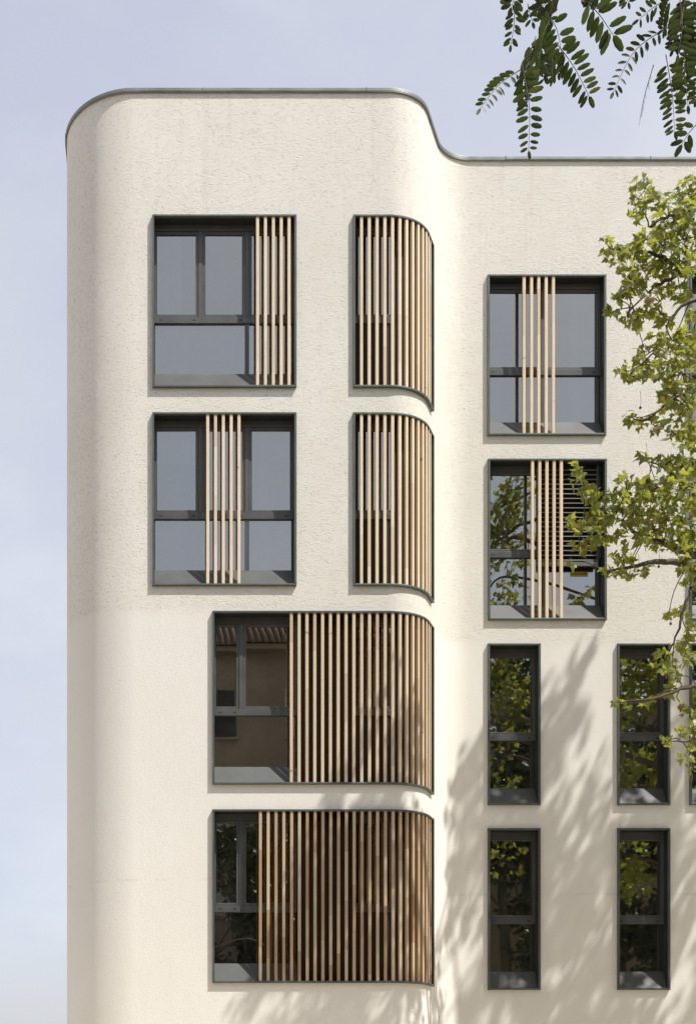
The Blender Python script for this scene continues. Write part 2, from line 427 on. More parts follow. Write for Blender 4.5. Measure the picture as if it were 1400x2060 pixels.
# ------------------------------------------------------------------ windows
LIP = .030
slat_cache = {}
def slat_mesh(h):
    k = round(h, 3)
    if k not in slat_cache:
        mb = MB(); wd, dp, c = .0225, .050, .003
        pr = [(-wd+c,0),(wd-c,0),(wd,c),(wd,dp-c),(wd-c,dp),(-wd+c,dp),(-wd,dp-c),(-wd,c)]
        vs = [(x,y,-h/2) for x,y in pr]+[(x,y,h/2) for x,y in pr]; n = 8
        mb.add(vs, [(i,(i+1)%n,n+(i+1)%n,n+i) for i in range(n)]+[tuple(reversed(range(n))), tuple(range(n,2*n))])
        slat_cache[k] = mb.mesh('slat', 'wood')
    return slat_cache[k]
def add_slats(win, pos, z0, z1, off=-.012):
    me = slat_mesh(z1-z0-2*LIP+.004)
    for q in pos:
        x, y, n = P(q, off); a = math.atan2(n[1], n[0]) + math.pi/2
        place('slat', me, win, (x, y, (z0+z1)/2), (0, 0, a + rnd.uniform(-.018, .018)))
def bar(name, win, s0, s1, oo, oi, z0, z1, m='dark', bev=.003):
    mb = MB(); strip(mb, s0, s1, oo, oi, z0, z1); o = mb.obj(name, m, win)
    if bev: bevel(o, bev)
    return o
GL = -.238                        # glass
def sash(win, s0, s1, z0, z1, fr=.042, o=-.212):
    """opening light: four-sided sash frame and its pane"""
    mb = MB()
    strip(mb, s0, s0+fr, o, -.275, z0, z1); strip(mb, s1-fr, s1, o, -.275, z0, z1)
    strip(mb, s0+fr, s1-fr, o, -.275, z0, z0+fr); strip(mb, s0+fr, s1-fr, o, -.275, z1-fr, z1)
    bevel(mb.obj('sash', 'dark', win), .004)
    pane(win, s0+fr-.004, s1-fr+.004, z0+fr-.004, z1-fr+.004)
def pane(win, s0, s1, z0, z1):
    a = P(s0, GL); b = P(s1, GL)
    mb = MB(); j = [rnd.uniform(-.0016, .0016) for i in range(3)]          # no two panes hang exactly alike
    mb.add([(a[0],a[1]+j[0],z0),(b[0],b[1]+j[1],z0),(b[0],b[1]+j[1]+j[2],z1),(a[0],a[1]+j[0]+j[2],z1)], [(0,1,2,3)])
    mb.obj('pane', 'glass', win)
def slots(win, lst, z):
    for q in lst: bar('drain_slot', win, q-.024, q+.024, -.1995, -.215, z-.010, z+.010, 'slot', 0)
def room(win, s0, s1, z0, z1, dep=3.2):
    a = P(s0, -.30); b = P(s1, -.30); mb = MB(); y0 = a[1]; y1 = y0+dep
    x0, x1 = a[0]-.25, b[0]+.25
    # back, ceiling, floor, sides, all facing inwards; a reveal closes the gap to the glass line
    mb.add([(x0,y0,z0-.1),(x1,y0,z0-.1),(x1,y1,z0-.1),(x0,y1,z0-.1),(x0,y0,z1+.1),(x1,y0,z1+.1),(x1,y1,z1+.1),(x0,y1,z1+.1)],
           [(0,1,2,3),(7,6,5,4),(3,2,6,7),(0,3,7,4),(2,1,5,6)])
    mb.obj('room', 'room', win)
def glazing(win, s0, s1, z0, z1, cols, lower, sill=True, zr=1.405, roomy=True, low=True):
    """s0..s1 = clear width; cols = boundaries of the opening lights; lower = boundaries of the fixed panes"""
    zh = z1-.095                                           # underside of the head
    bar('head', win, s0, s1, -.19, -.29, zh, z1-.001)
    zt = z1-zr                                             # top of the rail
    bar('rail', win, s0, s1, -.20, -.28, zt-.098, zt)
    zsill = z0+.315
    for i in range(len(cols)-1):
        a, b = cols[i], cols[i+1]
        sash(win, a+(.0 if i == 0 else .032), b-(.0 if i == len(cols)-2 else .032), zt+.0005, zh-.0005)
    for c in cols[1:-1]: bar('mullion', win, c-.0315, c+.0315, -.203, -.28, zt+.001, zh-.001)
    for i in range(len(lower)-1 if low else 0):
        a, b = lower[i], lower[i+1]
        pane(win, a+(.004 if i == 0 else .03), b-(.004 if i == len(lower)-2 else .03), zsill-.03, zt-.0985)
    for c in lower[1:-1]: bar('mullion', win, c-.0315, c+.0315, -.215, -.28, zsill-.05, zt-.099)
    # gaskets down both sides of the fixed panes
    for q in (s0, s1-.012) if low else (): bar('gasket', win, q, q+.012, -.23, -.27, zsill-.03, zt-.0985, 'black', 0)
    pos = []
    for i in range(len(cols)-1): pos += [cols[i]+.10, cols[i+1]-.10] if i == 0 else [cols[i+1]-.10]
    slots(win, pos, zt-.052)
    if sill: sill_panel(win, s0, s1, z0, zsill)
    if roomy: room(win, s0, s1, z0, z1)
def sill_panel(win, s0, s1, z0, zs):
    """steep folded metal sill rising from the lip to the foot of the glass"""
    mb = MB(); zl = z0+LIP
    a0 = P(s0, -.052); a1 = P(s1, -.052); b0 = P(s0, -.222); b1 = P(s1, -.222); c0 = P(s0, -.27); c1 = P(s1, -.27)
    mb.add([(a0[0],a0[1],zl+.001),(a1[0],a1[1],zl+.001),(b1[0],b1[1],zs),(b0[0],b0[1],zs),(c0[0],c0[1],zs),(c1[0],c1[1],zs),(c1[0],c1[1],zl+.001),(c0[0],c0[1],zl+.001)],
           [(0,1,2,3),(3,2,5,4),(4,5,6,7),(7,6,1,0),(0,3,4,7),(1,6,5,2)])
    bevel(mb.obj('sill_panel', 'sill', win), .004)
def surround(wd, label=None):
    mb = MB(); s0, s1, z0, z1 = wd['s0'], wd['s1'], wd['z0'], wd['z1']
    cut = 0
    for o0, o1 in ((0, -.05), (-.05, -.30)):
        strip(mb, s0, s1, o0, o1, z1-LIP, z1); strip(mb, s0, s1, o0, o1, z0, z0+LIP)
        strip(mb, s0, s0+LIP, o0, o1, z0+LIP, z1-LIP); strip(mb, s1-LIP, s1, o0, o1, z0+LIP, z1-LIP)
        if not cut: cut = len(mb.f)
    o = bevel(mb.obj('window', 'frame', bld), .004); o.data.materials.append(M['reveal'])
    for p in o.data.polygons[cut:]: p.material_index = 1
    if label: o['label'] = label
    return o
def curtain(win, s0, s1, z0, z1, off=-.36):
    mb = MB(); n = max(8, int((s1-s0)/.028)); f0 = rnd.uniform(0, 6)
    for i in range(n+1):
        q = s0+(s1-s0)*i/n; x, y, _ = P(q, off + .022*math.sin(i*1.25+f0) + .01*math.sin(i*.47+f0*2))
        mb.v += [(x, y, z0), (x, y, z1)]
    for i in range(n): mb.f.append((2*i, 2*i+2, 2*i+3, 2*i+1))
    mb.obj('curtain', 'linen', win, True)
PITCH = .1184
for wd in WIN:
    k = wd['k']; s0, s1, z0, z1 = wd['s0'], wd['s1'], wd['z0'], wd['z1']; a, b = s0+LIP, s1-LIP; zi = z1-LIP
    if k == 'wide':
        win = surround(wd, 'wide window with five pale wooden slats across part of it')
        c1, c2 = s0+(s1-s0)*.338, s0+(s1-s0)*.664
        glazing(win, a, b, z0, zi, [a, c1, c2, b], [a, c2, b])
        bar('added_pale_sheet', win, a+.02, b-.02, -.292, -.297, z0+.25, zi-1.48, 'linen', 0)  # pale sheet added behind the lower panes for a milky look
        if wd['r'] == 0: curtain(win, a, a+.42, z0+.1, zi-.05); curtain(win, b-.5, b, z0+.1, zi-.05)
        else: curtain(win, b-.62, b, z0+.1, zi-.05); bar('roller_blind', win, a+.02, c1-.03, -.31, -.314, zi-.62, zi-.05, 'linen', 0)
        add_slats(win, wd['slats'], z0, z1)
    elif k == 'pair':
        win = surround(wd, 'square window with two casements and a band of wooden slats')
        c = (a+b)/2-.01
        # deep meeting stiles
        glazing(win, a, b, z0, zi, [a, c, b], [a, c, b])
        curtain(win, b-.45, b, z0+.1, zi-.05)
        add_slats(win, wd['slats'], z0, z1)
        if wd.get('blind'):
            q0, q1 = c-.06, b-.085; n = 0; zc = zi-.10; me = None
            mbb = MB(); hw = (q1-q0)/2
            pr = [(-.026,-.022),(-.008,-.006),(.010,.004),(.026,.020),(.024,.023),(.008,.008),(-.010,-.001),(-.029,-.019)]
            vs = [(-hw,y,z) for y,z in pr]+[(hw,y,z) for y,z in pr]; m8 = 8
            mbb.add(vs, [(i,(i+1)%m8,m8+(i+1)%m8,m8+i)[::-1] for i in range(m8)]+[tuple(range(m8)), tuple(reversed(range(m8,2*m8)))])
            me = mbb.mesh('louvre_blade', 'blade')
            xm, ym, _ = P((q0+q1)/2, -.125)
            while zc > zi-1.64:
                place('louvre_blade', me, win, (xm, ym, zc), (R(rnd.uniform(-3, 3)), 0, 0)); zc -= .0775
            bar('blind_rail', win, q0, q1, -.10, -.15, zc-.03, zc+.04, 'blade')
            bar('added_backing', win, q0, q1, -.178, -.182, zc, zi-.001, 'black', 0)  # black panel added behind the blades so their gaps stay dark
            for q in (q0-.012, q1): bar('blind_guide', win, q, q+.012, -.115, -.135, zc-.03, zi-.001, 'dark', 0)
            x0, y0, _ = P(q1-.40, GL+.006)
            tag = MB(); tag.box(x0, x0+.29, y0-.001, y0, zc-.15, zc-.075); tg = tag.obj('notice', 'yellow', win)
            pr = MB()
            for i in range(6): pr.box(x0+.03+i*.040, x0+.055+i*.040, y0-.0022, y0-.0012, zc-.122, zc-.102)
            # the print is flat on the tag
            me2 = pr.mesh('print', 'ink'); o2 = bpy.data.objects.new('print', me2); link(o2, win)
    elif k == 'slim':
        win = surround(wd, 'tall narrow window with an upper casement and fixed lower pane')
        glazing(win, a, b, z0, zi, [a, b], [a, b])
    else:
        lab = 'curved window screened all along by wooden slats' if k == 'curve' else 'long curved window, glazed end open, the rest behind wooden slats'
        win = surround(wd, lab)
        flat_end = XC-XL
        if k == 'curve':
            w0, w1 = a, sA(806)
            glazing(win, w0, w1, z0, zi, [w0, w1], [w0, w1], sill=False, low=False)
        else:
            u1 = sA(600)
            glazing(win, a, u1, z0, zi, [a, sA(487.5), u1], [a, u1])
            w0, w1 = sA(715), sA(806)
            bar('cladding', win, u1, w0, -.215, -.29, z0+LIP, zi, 'black', 0)
            glazing(win, w0, w1, z0, zi, [w0, w1], [w0, w1], sill=False, low=False)
        bar('cladding', win, w1, b, -.24, -.29, z0+LIP, zi, 'black', 0)
        bar('cladding', win, w0+.001, w1-.001, -.215, -.26, z0+LIP, zi-1.405-.0985, 'black', 0)
        q = wd['first']; pos = []
        while q < b-.03: pos.append(q); q += PITCH
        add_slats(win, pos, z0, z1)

# ------------------------------------------------------------------ foliage helpers
def leaf_outline():
    """five-lobed toothed plane leaf, about 1 wide, stalk at the origin, tip along +y"""
    half = [(0,0),(.17,-.06),(.34,-.13),(.30,.05),(.52,.13),(.40,.27),(.50,.47),(.27,.42),(.20,.52),(.16,.66),(0,.92)]
    return half + [(-x,y) for x,y in half[-2:0:-1]]
LO = leaf_outline()
def leaf_geo(droop=.22, fold=.18):
    vs = [(0,.25,.03)]
    for x, y in LO: vs.append((x, y, -droop*(y*y) - .25*x*x + fold*abs(x)*.6))
    n = len(LO)
    return [Vector(v) for v in vs], [(0, i+1, (i+1) % n+1) for i in range(n)]
LV, LF = leaf_geo()
LV2, LF2 = leaf_geo(.5, .5)
LV3, LF3 = leaf_geo(-.1, -.25)
def leaf_matrix(p, nrm, tipdir, size):
    z = nrm.normalized(); y = (tipdir - z*tipdir.dot(z))
    if y.length < 1e-3: y = z.orthogonal()
    y.normalize(); x = y.cross(z)
    m = Matrix((x, y, z)).transposed().to_4x4()
    return Matrix.Translation(p) @ m @ Matrix.Scale(size, 4)
def rdir(r): 
    while True:
        v = Vector((r.uniform(-1,1), r.uniform(-1,1), r.uniform(-1,1)))
        if .05 < v.length < 1: return v.normalized()
def rand_leaf(r, p, size, out):
    nrm = (Vector((.15, -.45, .65)) + rdir(r)*.85)
    tip = (out*.6 + Vector((0, -.15, -.55)) + rdir(r)*.7)
    return leaf_matrix(p, nrm, tip, size)
def curve(pts, n=6):
    """smooth polyline through points"""
    out = []
    for i in range(len(pts)-1):
        p0 = pts[max(i-1,0)]; p1 = pts[i]; p2 = pts[i+1]; p3 = pts[min(i+2,len(pts)-1)]
        for k in range(n):
            t = k/n
            out.append(.5*((2*p1)+(p2-p0)*t+(2*p0-5*p1+4*p2-p3)*t*t+(3*p1-p0-3*p2+p3)*t**3))
    out.append(pts[-1]); return out
def limb(name, parent, pts, r0, r1, m, n=6, sides=8, wob=0.0, r=rnd):
    c = curve(pts, n)
    if wob: c = [c[0]]+[p+rdir(r)*wob for p in c[1:-1]]+[c[-1]]
    k = len(c)-1
    mb = MB(); mb.tube(c, [r0+(r1-r0)*(i/k) for i in range(k+1)], sides)
    mb.obj(name, m, parent, True); return c

# ------------------------------------------------------------------ plane tree beside the set-back wing
rp = random.Random(21)
TX, TY = 11.4, 16.9
ptree = thing('plane_tree', 'leafy plane tree whose lobed leaves overhang the set-back wing', 'tree', (TX, TY, 0))
tr = limb('trunk', ptree, [Vector((TX,TY,-.02)), Vector((TX+.05,TY,2.5)), Vector((TX-.1,TY+.05,5)), Vector((TX+.05,TY,8.5)), Vector((TX,TY,12)), Vector((TX+.1,TY+.1,16.2))], .27, .05, 'bark', 6, 12)
def tp(z): return min(tr, key=lambda p: abs(p.z-z)).copy()
YV = 16.95
def V(px, py, dy=0): return pt(px, py, YV+dy)
boughs = []
def bough(z, pts, r0, r1, m='bark'):
    c = limb('branch', ptree, [tp(z)]+pts, r0, r1, m, 6, 7, .012, rp); boughs.append(c); return c
bough(10.6, [V(1560,590), V(1400,547,.1), V(1368,544), V(1322,512), V(1268,505,-.1), V(1228,500,-.1)], .055, .006)
bough(11.6, [V(1560,520,.2), V(1400,538,.3), V(1350,560,.2), V(1310,582,.1), V(1262,632,-.1)], .05, .007, 'twig')
bough(10.0, [V(1580,640,-.3), V(1405,604,-.3), V(1350,640,-.3), V(1330,690,-.4), V(1270,750,-.5)], .034, .006, 'twig')
bough(6.9, [V(1560,1190), V(1400,1140), V(1330,1131,-.1), V(1272,1141,-.2), V(1220,1150,-.2)], .075, .010)
bough(7.3, [V(1560,1160,.3), V(1400,1118,.3), V(1345,1098,.2), V(1280,1072,.1), V(1245,1045,0), V(1165,1050,-.1)], .062, .007)
bough(8.8, [V(1540,860,-.2), V(1400,800,-.2), V(1355,800,-.3), V(1300,845,-.4), V(1262,838,-.5)], .034, .006, 'twig')
bough(8.2, [V(1560,1010), V(1400,985), V(1350,950,-.1), V(1300,925,-.2)], .04, .006, 'twig')
bough(6.3, [V(1520,1180,-.4), V(1410,1160,-.5), V(1385,1200,-.6), V(1362,1275,-.6), V(1350,1302,-.6)], .045, .006, 'twig')
bough(5.9, [V(1520,1300,-.5), V(1420,1370,-.5), V(1368,1388,-.6), V(1300,1408,-.7), V(1240,1413,-.7)], .04, .006, 'twig')
bough(5.7, [V(1520,1400,-.3), V(1420,1450,-.4), V(1388,1490,-.4), V(1350,1492,-.5)], .04, .006, 'twig')
bough(12.5, [V(1560,380), V(1400,420), V(1330,440,-.1), V(1305,455,-.1), V(1296,380,-.1)], .035, .005)
bough(13.0, [V(1560,330,-.1), V(1440,360,-.1), V(1395,365,-.2)], .05, .01)
for z, dx, dy, dz in ((7.5,2.8,-.6,2.2),(9.5,3.2,.5,2.2),(11.5,2.4,-.5,2.2),(13,1.6,.8,2),(8.5,.8,-2.2,2.4),(10.5,-.6,-1.8,2.2),(12.4,-1.4,.4,2.3),(9,.9,1.8,2.2),(13.4,-1.0,-.6,2.0),(6.6,2.6,.4,1.2)):
    a = tp(z); bough(z, [a+Vector((dx*.5,dy*.5,dz*.45)), a+Vector((dx,dy,dz))], .075, .012)

CL = [  # leaf masses in the part of the crown that hangs into view: column, row, half width, half height
(1288,368,24,12),(1284,398,18,22),(1280,432,16,20),(1318,398,26,18),(1346,408,14,14),(1384,388,24,30),(1396,364,10,12),(1388,430,24,34),(1345,450,32,32),(1380,480,30,38),(1335,492,30,28),
(1217,480,11,12),(1230,508,18,18),(1252,505,18,13),(1276,508,22,16),(1302,480,20,16),(1262,545,24,20),(1292,540,24,22),(1334,536,30,22),(1374,528,30,28),(1256,580,16,18),(1245,602,11,11),(1276,572,24,18),(1302,590,18,16),(1342,578,24,16),(1370,590,22,18),
(1235,625,12,14),(1262,645,20,13),(1287,640,24,18),(1312,620,22,18),(1337,640,18,14),(1392,640,12,18),(1322,680,18,14),(1344,700,24,18),(1295,698,13,9),(1285,722,18,13),(1378,690,24,32),
(1250,740,14,14),(1272,756,24,13),(1302,746,24,18),(1332,740,24,22),(1372,750,34,36),(1356,800,28,34),(1392,820,14,46),(1264,836,11,13),(1290,852,11,13),(1322,850,18,22),(1352,868,22,26),(1386,880,18,36),
(1300,915,13,10),(1332,930,24,13),(1372,938,34,22),(1165,944,14,13),(1158,970,11,13),(1180,985,17,18),(1202,1000,18,16),(1224,1005,18,16),(1262,960,14,10),(1245,988,18,14),(1282,990,24,22),(1322,980,36,26),(1372,990,36,36),
(1145,1045,11,8),(1152,1062,14,10),(1172,1058,18,14),(1192,1048,22,20),(1217,1030,24,22),(1252,1030,26,24),(1292,1036,30,28),(1342,1040,36,34),(1384,1050,26,36),
(1165,1100,13,14),(1186,1090,18,16),(1212,1078,18,16),(1244,1078,16,14),(1292,1086,22,14),(1334,1086,34,20),(1382,1098,20,26),(1150,1130,7,9),(1252,1118,22,14),(1230,1147,22,13),(1266,1152,16,13),(1300,1142,11,11),(1386,1142,18,16),(1382,1164,14,14),
(1345,1236,10,9),(1372,1232,12,10),(1392,1270,13,18),(1378,1290,16,16),(1384,1322,16,16),(1336,1314,14,11),(1330,1340,17,11),(1352,1336,12,12),(1366,1360,14,14),(1350,1390,13,9),(1320,1402,14,9),(1292,1410,13,7),(1266,1416,11,7),(1240,1412,10,8),(1370,1415,12,9),(1387,1440,13,14),(1392,1472,10,14),(1370,1470,11,9),(1345,1490,13,11),(1392,1502,10,12),(1376,1520,12,9),(1392,1545,12,13)]
allb = [p for c in boughs for p in c]
leaves = []; twigs = MB()
def nearest(p): return min(allb, key=lambda q: (q-p).length)
for cx, cy, rx, ry in CL:
    ctr = pt(cx, cy, YV + rp.uniform(-.55, .45))
    q = nearest(ctr); mid = (q+ctr)/2 + rdir(rp)*.06
    if (q-ctr).length < 1.6: twigs.tube(curve([q, mid, ctr], 3), [.009,.008,.007,.006,.006,.005,.004], 5)
    dens = 1.0 if cy < 1180 else 1.05
    n = max(3, int(dens*rx*ry*math.pi/52))
    for i in range(n):
        a = rp.uniform(0, 2*math.pi); rr = math.sqrt(rp.random())
        p = pt(cx+rx*rr*math.cos(a), cy+ry*rr*math.sin(a), ctr.y + rp.uniform(-.35, .35))
        out = p-ctr; out = out.normalized() if out.length > .01 else rdir(rp)
        leaves.append((p, rp.uniform(.075, .145), out))
        if i % 3 == 0: twigs.tube([ctr, (p+ctr)/2+rdir(rp)*.02, p], [.0045,.0035,.002], 4, False)
leaves.sort(key=lambda t: -(t[1]/t[0].y))
lm = []
for vv, ff in ((LV,LF),(LV2,LF2),(LV3,LF3)):
    mb = MB(); mb.add(vv, ff); lm.append(mb.mesh('leaf', 'planeleaf1'))
for p, sz, out in leaves[:300]:
    o = bpy.data.objects.new('leaf', rp.choice(lm)); o.matrix_basis = rand_leaf(rp, p, sz, out); link(o, ptree)
crown = MB()
def add_leaf(mb, m, vv, ff): mb.add([m @ v for v in vv], ff)
for p, sz, out in leaves[300:]: add_leaf(crown, rand_leaf(rp, p, sz, out), *rp.choice(((LV,LF),(LV2,LF2),(LV3,LF3))))
crown.obj('foliage', 'planeleaf', ptree, False, 'stuff')
# seed balls on threads
balls = MB()
for px, py in ((1252,532),(1275,552),(1300,538),(1288,820),(1330,1350),(1349,1255),(1284,1148),(1325,1140),(1300,925)):
    b = pt(px, py, YV-.2); balls.tube([b+Vector((0,0,.22)), b+Vector((.01,0,.1)), b], [.0025]*3, 4)
    ring = [b+Vector((0,0,.018*math.cos(a))) for a in (0.01, .8, 1.57, 2.3, 3.13)]
    balls.tube(ring, [.018*math.sin(a)+.001 for a in (0.01, .8, 1.57, 2.3, 3.13)], 6)
balls.obj('seed_ball', 'twig', ptree, True, 'stuff')
# the rest of the crown, to the right of the frame; its shade falls on the lower wing
SV = Vector((1.45, -1.0, 2.9))
up = MB()
MASS = [(1188,1305,10,22),(1180,1345,14,26),(1142,1330,14,22),(1150,1372,26,26),(1165,1410,26,26),(1115,1420,26,26),(1150,1460,34,30),(1105,1490,34,36),(1050,1440,30,30),(1000,1490,30,30),(960,1500,22,26),(930,1560,30,30),(990,1570,36,36),(1050,1560,44,44),
(1110,1570,40,40),(1170,1590,26,26),(1225,1600,22,22),(1270,1640,36,30),(1225,1500,14,20),(1300,1500,36,40),(1330,1380,30,44),(1380,1350,30,40),(1390,1470,30,44),(1380,1600,40,44),(920,1640,30,30),(1000,1650,40,36),(1080,1650,50,44),(1160,1660,50,44),(1240,1690,44,40),
(1330,1690,44,44),(1120,1750,56,50),(1200,1770,56,50),(1040,1750,44,40),(960,1720,30,34),(910,1760,24,34),(1280,1780,50,50),(1370,1790,44,50),(1120,1850,60,54),(1210,1880,60,54),(1030,1860,50,50),(960,1830,26,30),(1300,1890,50,50),(1380,1860,20,40),
(900,1860,20,30),(1100,1960,60,54),(1190,1990,60,54),(1010,1970,44,40),(1280,1990,40,44),(960,2040,40,34),(1080,2060,54,44),(1180,2090,60,50),(1290,2080,44,44),(1400,2010,26,40),
(1450,1420,60,60),(1480,1560,60,60),(1460,1700,60,60),(1560,1480,60,70),(1560,1640,60,70),(1650,1560,60,70),(1480,1850,60,60),(1580,1800,60,60),(1700,1700,60,60)]
for cx, cy, rx, ry in MASS:
    wpt = pt(cx, cy, YB); t0 = rp.uniform(2.4, 3.7); ctr = wpt + SV*t0; k = YB/F
    n = int(rx*ry*math.pi/150)
    q = nearest(ctr); twigs.tube(curve([q, (q+ctr)/2+rdir(rp)*.12, ctr], 3), [.022,.02,.018,.015,.012,.01,.006], 5)
    for i in range(n):
        d = rdir(rp)*(rp.random()**.4)
        p = ctr + Vector((d.x*rx*k*1.15, d.y*.15, d.z*ry*k*1.05))
        add_leaf(up, rand_leaf(rp, p, rp.uniform(.11, .19), d), *rp.choice(((LV,LF),(LV2,LF2),(LV3,LF3))))
for i in range(44):      # lower skirts of the crown, round the trunk
    ctr = Vector((rp.uniform(8.3, 14.6), rp.uniform(16.0, 18.3), rp.uniform(5.2, 10.8)))
    if ctr.x < .4223*ctr.y + .75: ctr.x += 1.2
    q = nearest(ctr); twigs.tube(curve([q, (q+ctr)/2+rdir(rp)*.12, ctr], 3), [.022,.02,.018,.015,.012,.01,.006], 5)
    for k_ in range(75):
        d = rdir(rp)*(rp.random()**.4); p = ctr + Vector((d.x*.62, d.y*.5, d.z*.5))
        add_leaf(up, rand_leaf(rp, p, rp.uniform(.11, .19), d), *rp.choice(((LV,LF),(LV2,LF2),(LV3,LF3))))
up.obj('upper_foliage', 'planeleaf', ptree, False, 'stuff')
twigs.obj('twigs', 'twig', ptree, True, 'stuff')

# ------------------------------------------------------------------ locust branches hanging in near the camera
rl = random.Random(5)
LX, LY = 3.3, 4.3
loc = thing('locust_tree', 'dark feathery locust branches with oval leaflets hanging against the sky', 'tree', (LX, LY, 0))
ltr = limb('trunk', loc, [Vector((LX,LY,-.02)), Vector((LX+.04,LY,2)), Vector((LX-.03,LY+.02,4)), Vector((LX,LY,6)), Vector((LX+.1,LY,8.2))], .15, .03, 'lbark', 6, 10)
def zc(x, y, d): return pt(940 + x/3.0435, y/3.0435, d)      # points read off an enlargement of the corner
hub1 = Vector((1.32, 4.05, 5.25)); hub2 = Vector((1.72, 4.05, 5.3))
limb('branch', loc, [ltr[16], Vector((2.6,4.2,5.6)), hub2, Vector((1.5,4.05,5.36)), hub1], .035, .006, 'lbark', 5, 7)
limb('branch', loc, [hub1, zc(560,-40,3.95), zc(490,120,4.0), zc(400,330,4.0), zc(350,430,4.0)], .007, .003, 'lbark', 4, 6)
limb('branch', loc, [hub2, zc(1330,-30,4.1), zc(1300,150,4.1), zc(1235,250,4.1)], .007, .003, 'lbark', 4, 6)
limb('branch', loc, [hub1, zc(690,-60,3.7), zc(720,10,3.6)], .004, .002, 'lbark', 4, 6)
# crown above the frame
lfo = MB()
lv = [Vector((0,0,0)),Vector((.28,.16,0)),Vector((.40,.5,.02)),Vector((.27,.86,0)),Vector((0,1,-.03)),Vector((-.27,.86,0)),Vector((-.40,.5,.02)),Vector((-.28,.16,0)),Vector((0,.5,-.05))]
lf = [(8,i,(i+1) % 8) for i in range(8)]
mbl = MB(); mbl.add(lv, lf); leaflet_me = mbl.mesh('leaflet', 'locleaf', True)
count = 0
def comp_leaf(a, b, sag, pairs, ln, wd, facing, lean=55, lower=1.0, singles=True, taper=.45, mass=False, thin=False):
    """pinnate leaf: rachis from a to b with paired leaflets; facing = normal the blades turn to"""
    global count
    mid = (a+b)/2 + sag; c = curve([a, mid, b], 10); n = len(c)-1
    if not mass:
        mb = MB(); mb.tube(c, [.0016-.0009*i/n for i in range(n+1)], 5); lo = mb.obj('leaf', 'twig', loc, True)
    def put(p, tip, nrm, l, w_):
        global count
        m = leaf_matrix(p, nrm, tip, 1.0) @ Matrix.Diagonal((w_/.8, l, l, 1))
        if mass: lfo.add([m @ v for v in lv], lf)
        else:
            o = bpy.data.objects.new('leaflet', leaflet_me); o.matrix_basis = m; link(o, lo)
        count += 1
    st = .16
    for i in range(pairs):
        t = st + (1-st)*(i+.3)/pairs; f = t*n; k = min(int(f), n-1); p = c[k].lerp(c[k+1], f-k)
        d = (c[k+1]-c[k]).normalized(); side = facing.cross(d).normalized()
        sc = (1.0 if i > 0 else .85)*(1-(t**2.2)*taper)*rl.uniform(.88, 1.1)
        for sg in (-1, 1):
            if thin and sg < 0: continue
            if rl.random() < .04: continue
            an = R(lean + rl.uniform(-9, 9))
            tip = d*math.cos(an) + side*sg*math.sin(an)
            nn = facing + rdir(rl)*.28
            l2 = ln*sc
            if sg < 0 and lower < 1: nn = nn.lerp(side.cross(facing)*1.0 + side*.9, 1-lower)
            off = d*rl.uniform(-.004, .004)
            put(p+off+tip*.003, tip, nn, l2, wd*sc*rl.uniform(.9, 1.08) if not thin else wd*.3)
    if singles: put(c[-1], (c[-1]-c[-2]).normalized(), facing+rdir(rl)*.2, ln*(1-taper)*1.05, wd*(1-taper)*1.2)
CAM = Vector((0, 0, CAMZ))
def zleaf(x0, y0, x1, y1, d0, d1, sx, sy, pairs, lz, wz, tilt=(0,0,0), **kw):
    a = zc(x0, y0, d0); b = zc(x1, y1, d1); k = (d0+d1)/2/F/3.0435
    f = (CAM-(a+b)/2).normalized() + Vector(tilt)
    comp_leaf(a, b, Vector((sx*k, 0, -sy*k)), pairs, lz*k*1.06, wz*k*.95, f.normalized(), **kw)
zleaf(290,30,266,270, 4.1,4.1, 8,0, 6, 62,30)
zleaf(712,-15,893,212, 3.6,3.6, 8,-10, 6, 110,46, lean=62, taper=.12)
zleaf(330,420,80,660, 4.0,3.9, -10,-25, 10, 72,30, tilt=(.2,.0,.9), lower=.25, taper=.35)
zleaf(335,390,375,920, 4.0,3.8, 25,0, 10, 84,38, lean=58, taper=.5)
zleaf(545,260,745,585, 3.9,3.8, 10,-12, 9, 92,38, lean=60, taper=.3)
zleaf(480,60,575,310, 4.0,3.9, 20,-10, 6, 85,40, lean=62, taper=.15)
zleaf(1232,160,895,560, 4.2,4.1, -40,-50, 11, 66,28, tilt=(.3,0,.5), taper=.35)
zleaf(1140,395,1055,735, 4.2,4.1, -10,10, 11, 34,10, thin=True, singles=False, tilt=(1,0,0), lean=75, taper=.2)
zleaf(1215,330,1270,800, 4.1,4.0, 10,0, 12, 82,34, lean=66, taper=.45)
zleaf(1335,210,1350,640, 4.2,4.1, -12,0, 11, 74,32, lean=56, taper=.4)
zleaf(1420,740,1315,880, 4.0,4.0, -10,0, 3, 72,34, taper=.1)
zleaf(1190,10,1050,115, 4.2,4.2, 5,-10, 4, 60,24, taper=.3)
zleaf(965,-60,985,10, 4.0,4.0, 0,0, 3, 62,28)
zleaf(370,20,398,130, 4.2,4.2, 0,0, 3, 64,32)
zleaf(1300,-20,1290,330, 4.1,4.0, 20,0, 9, 78,34, lean=60)
zleaf(1395,40,1385,380, 4.2,4.2, 10,0, 10, 72,30)
zleaf(520,80,440,440, 3.9,3.7, -30,0, 9, 84,40, tilt=(.5,.2,-.2))
zleaf(420,220,330,600, 4.1,4.0, -20,0, 8, 84,44, tilt=(-.5,.3,0))
zleaf(500,180,520,470, 4.1,4.0, 10,0, 7, 88,44, tilt=(.6,.2,.2))
zleaf(300,-60,270,40, 4.1,4.1, 0,0, 3, 84,44)
zleaf(560,-40,420,60, 4.0,4.0, 0,0, 5, 76,38, tilt=(0,.3,.5))
zleaf(1345,300,1255,620, 4.3,4.2, 20,0, 10, 66,30, lean=60)
zleaf(1420,330,1400,600, 4.2,4.2, 0,0, 8, 76,34)
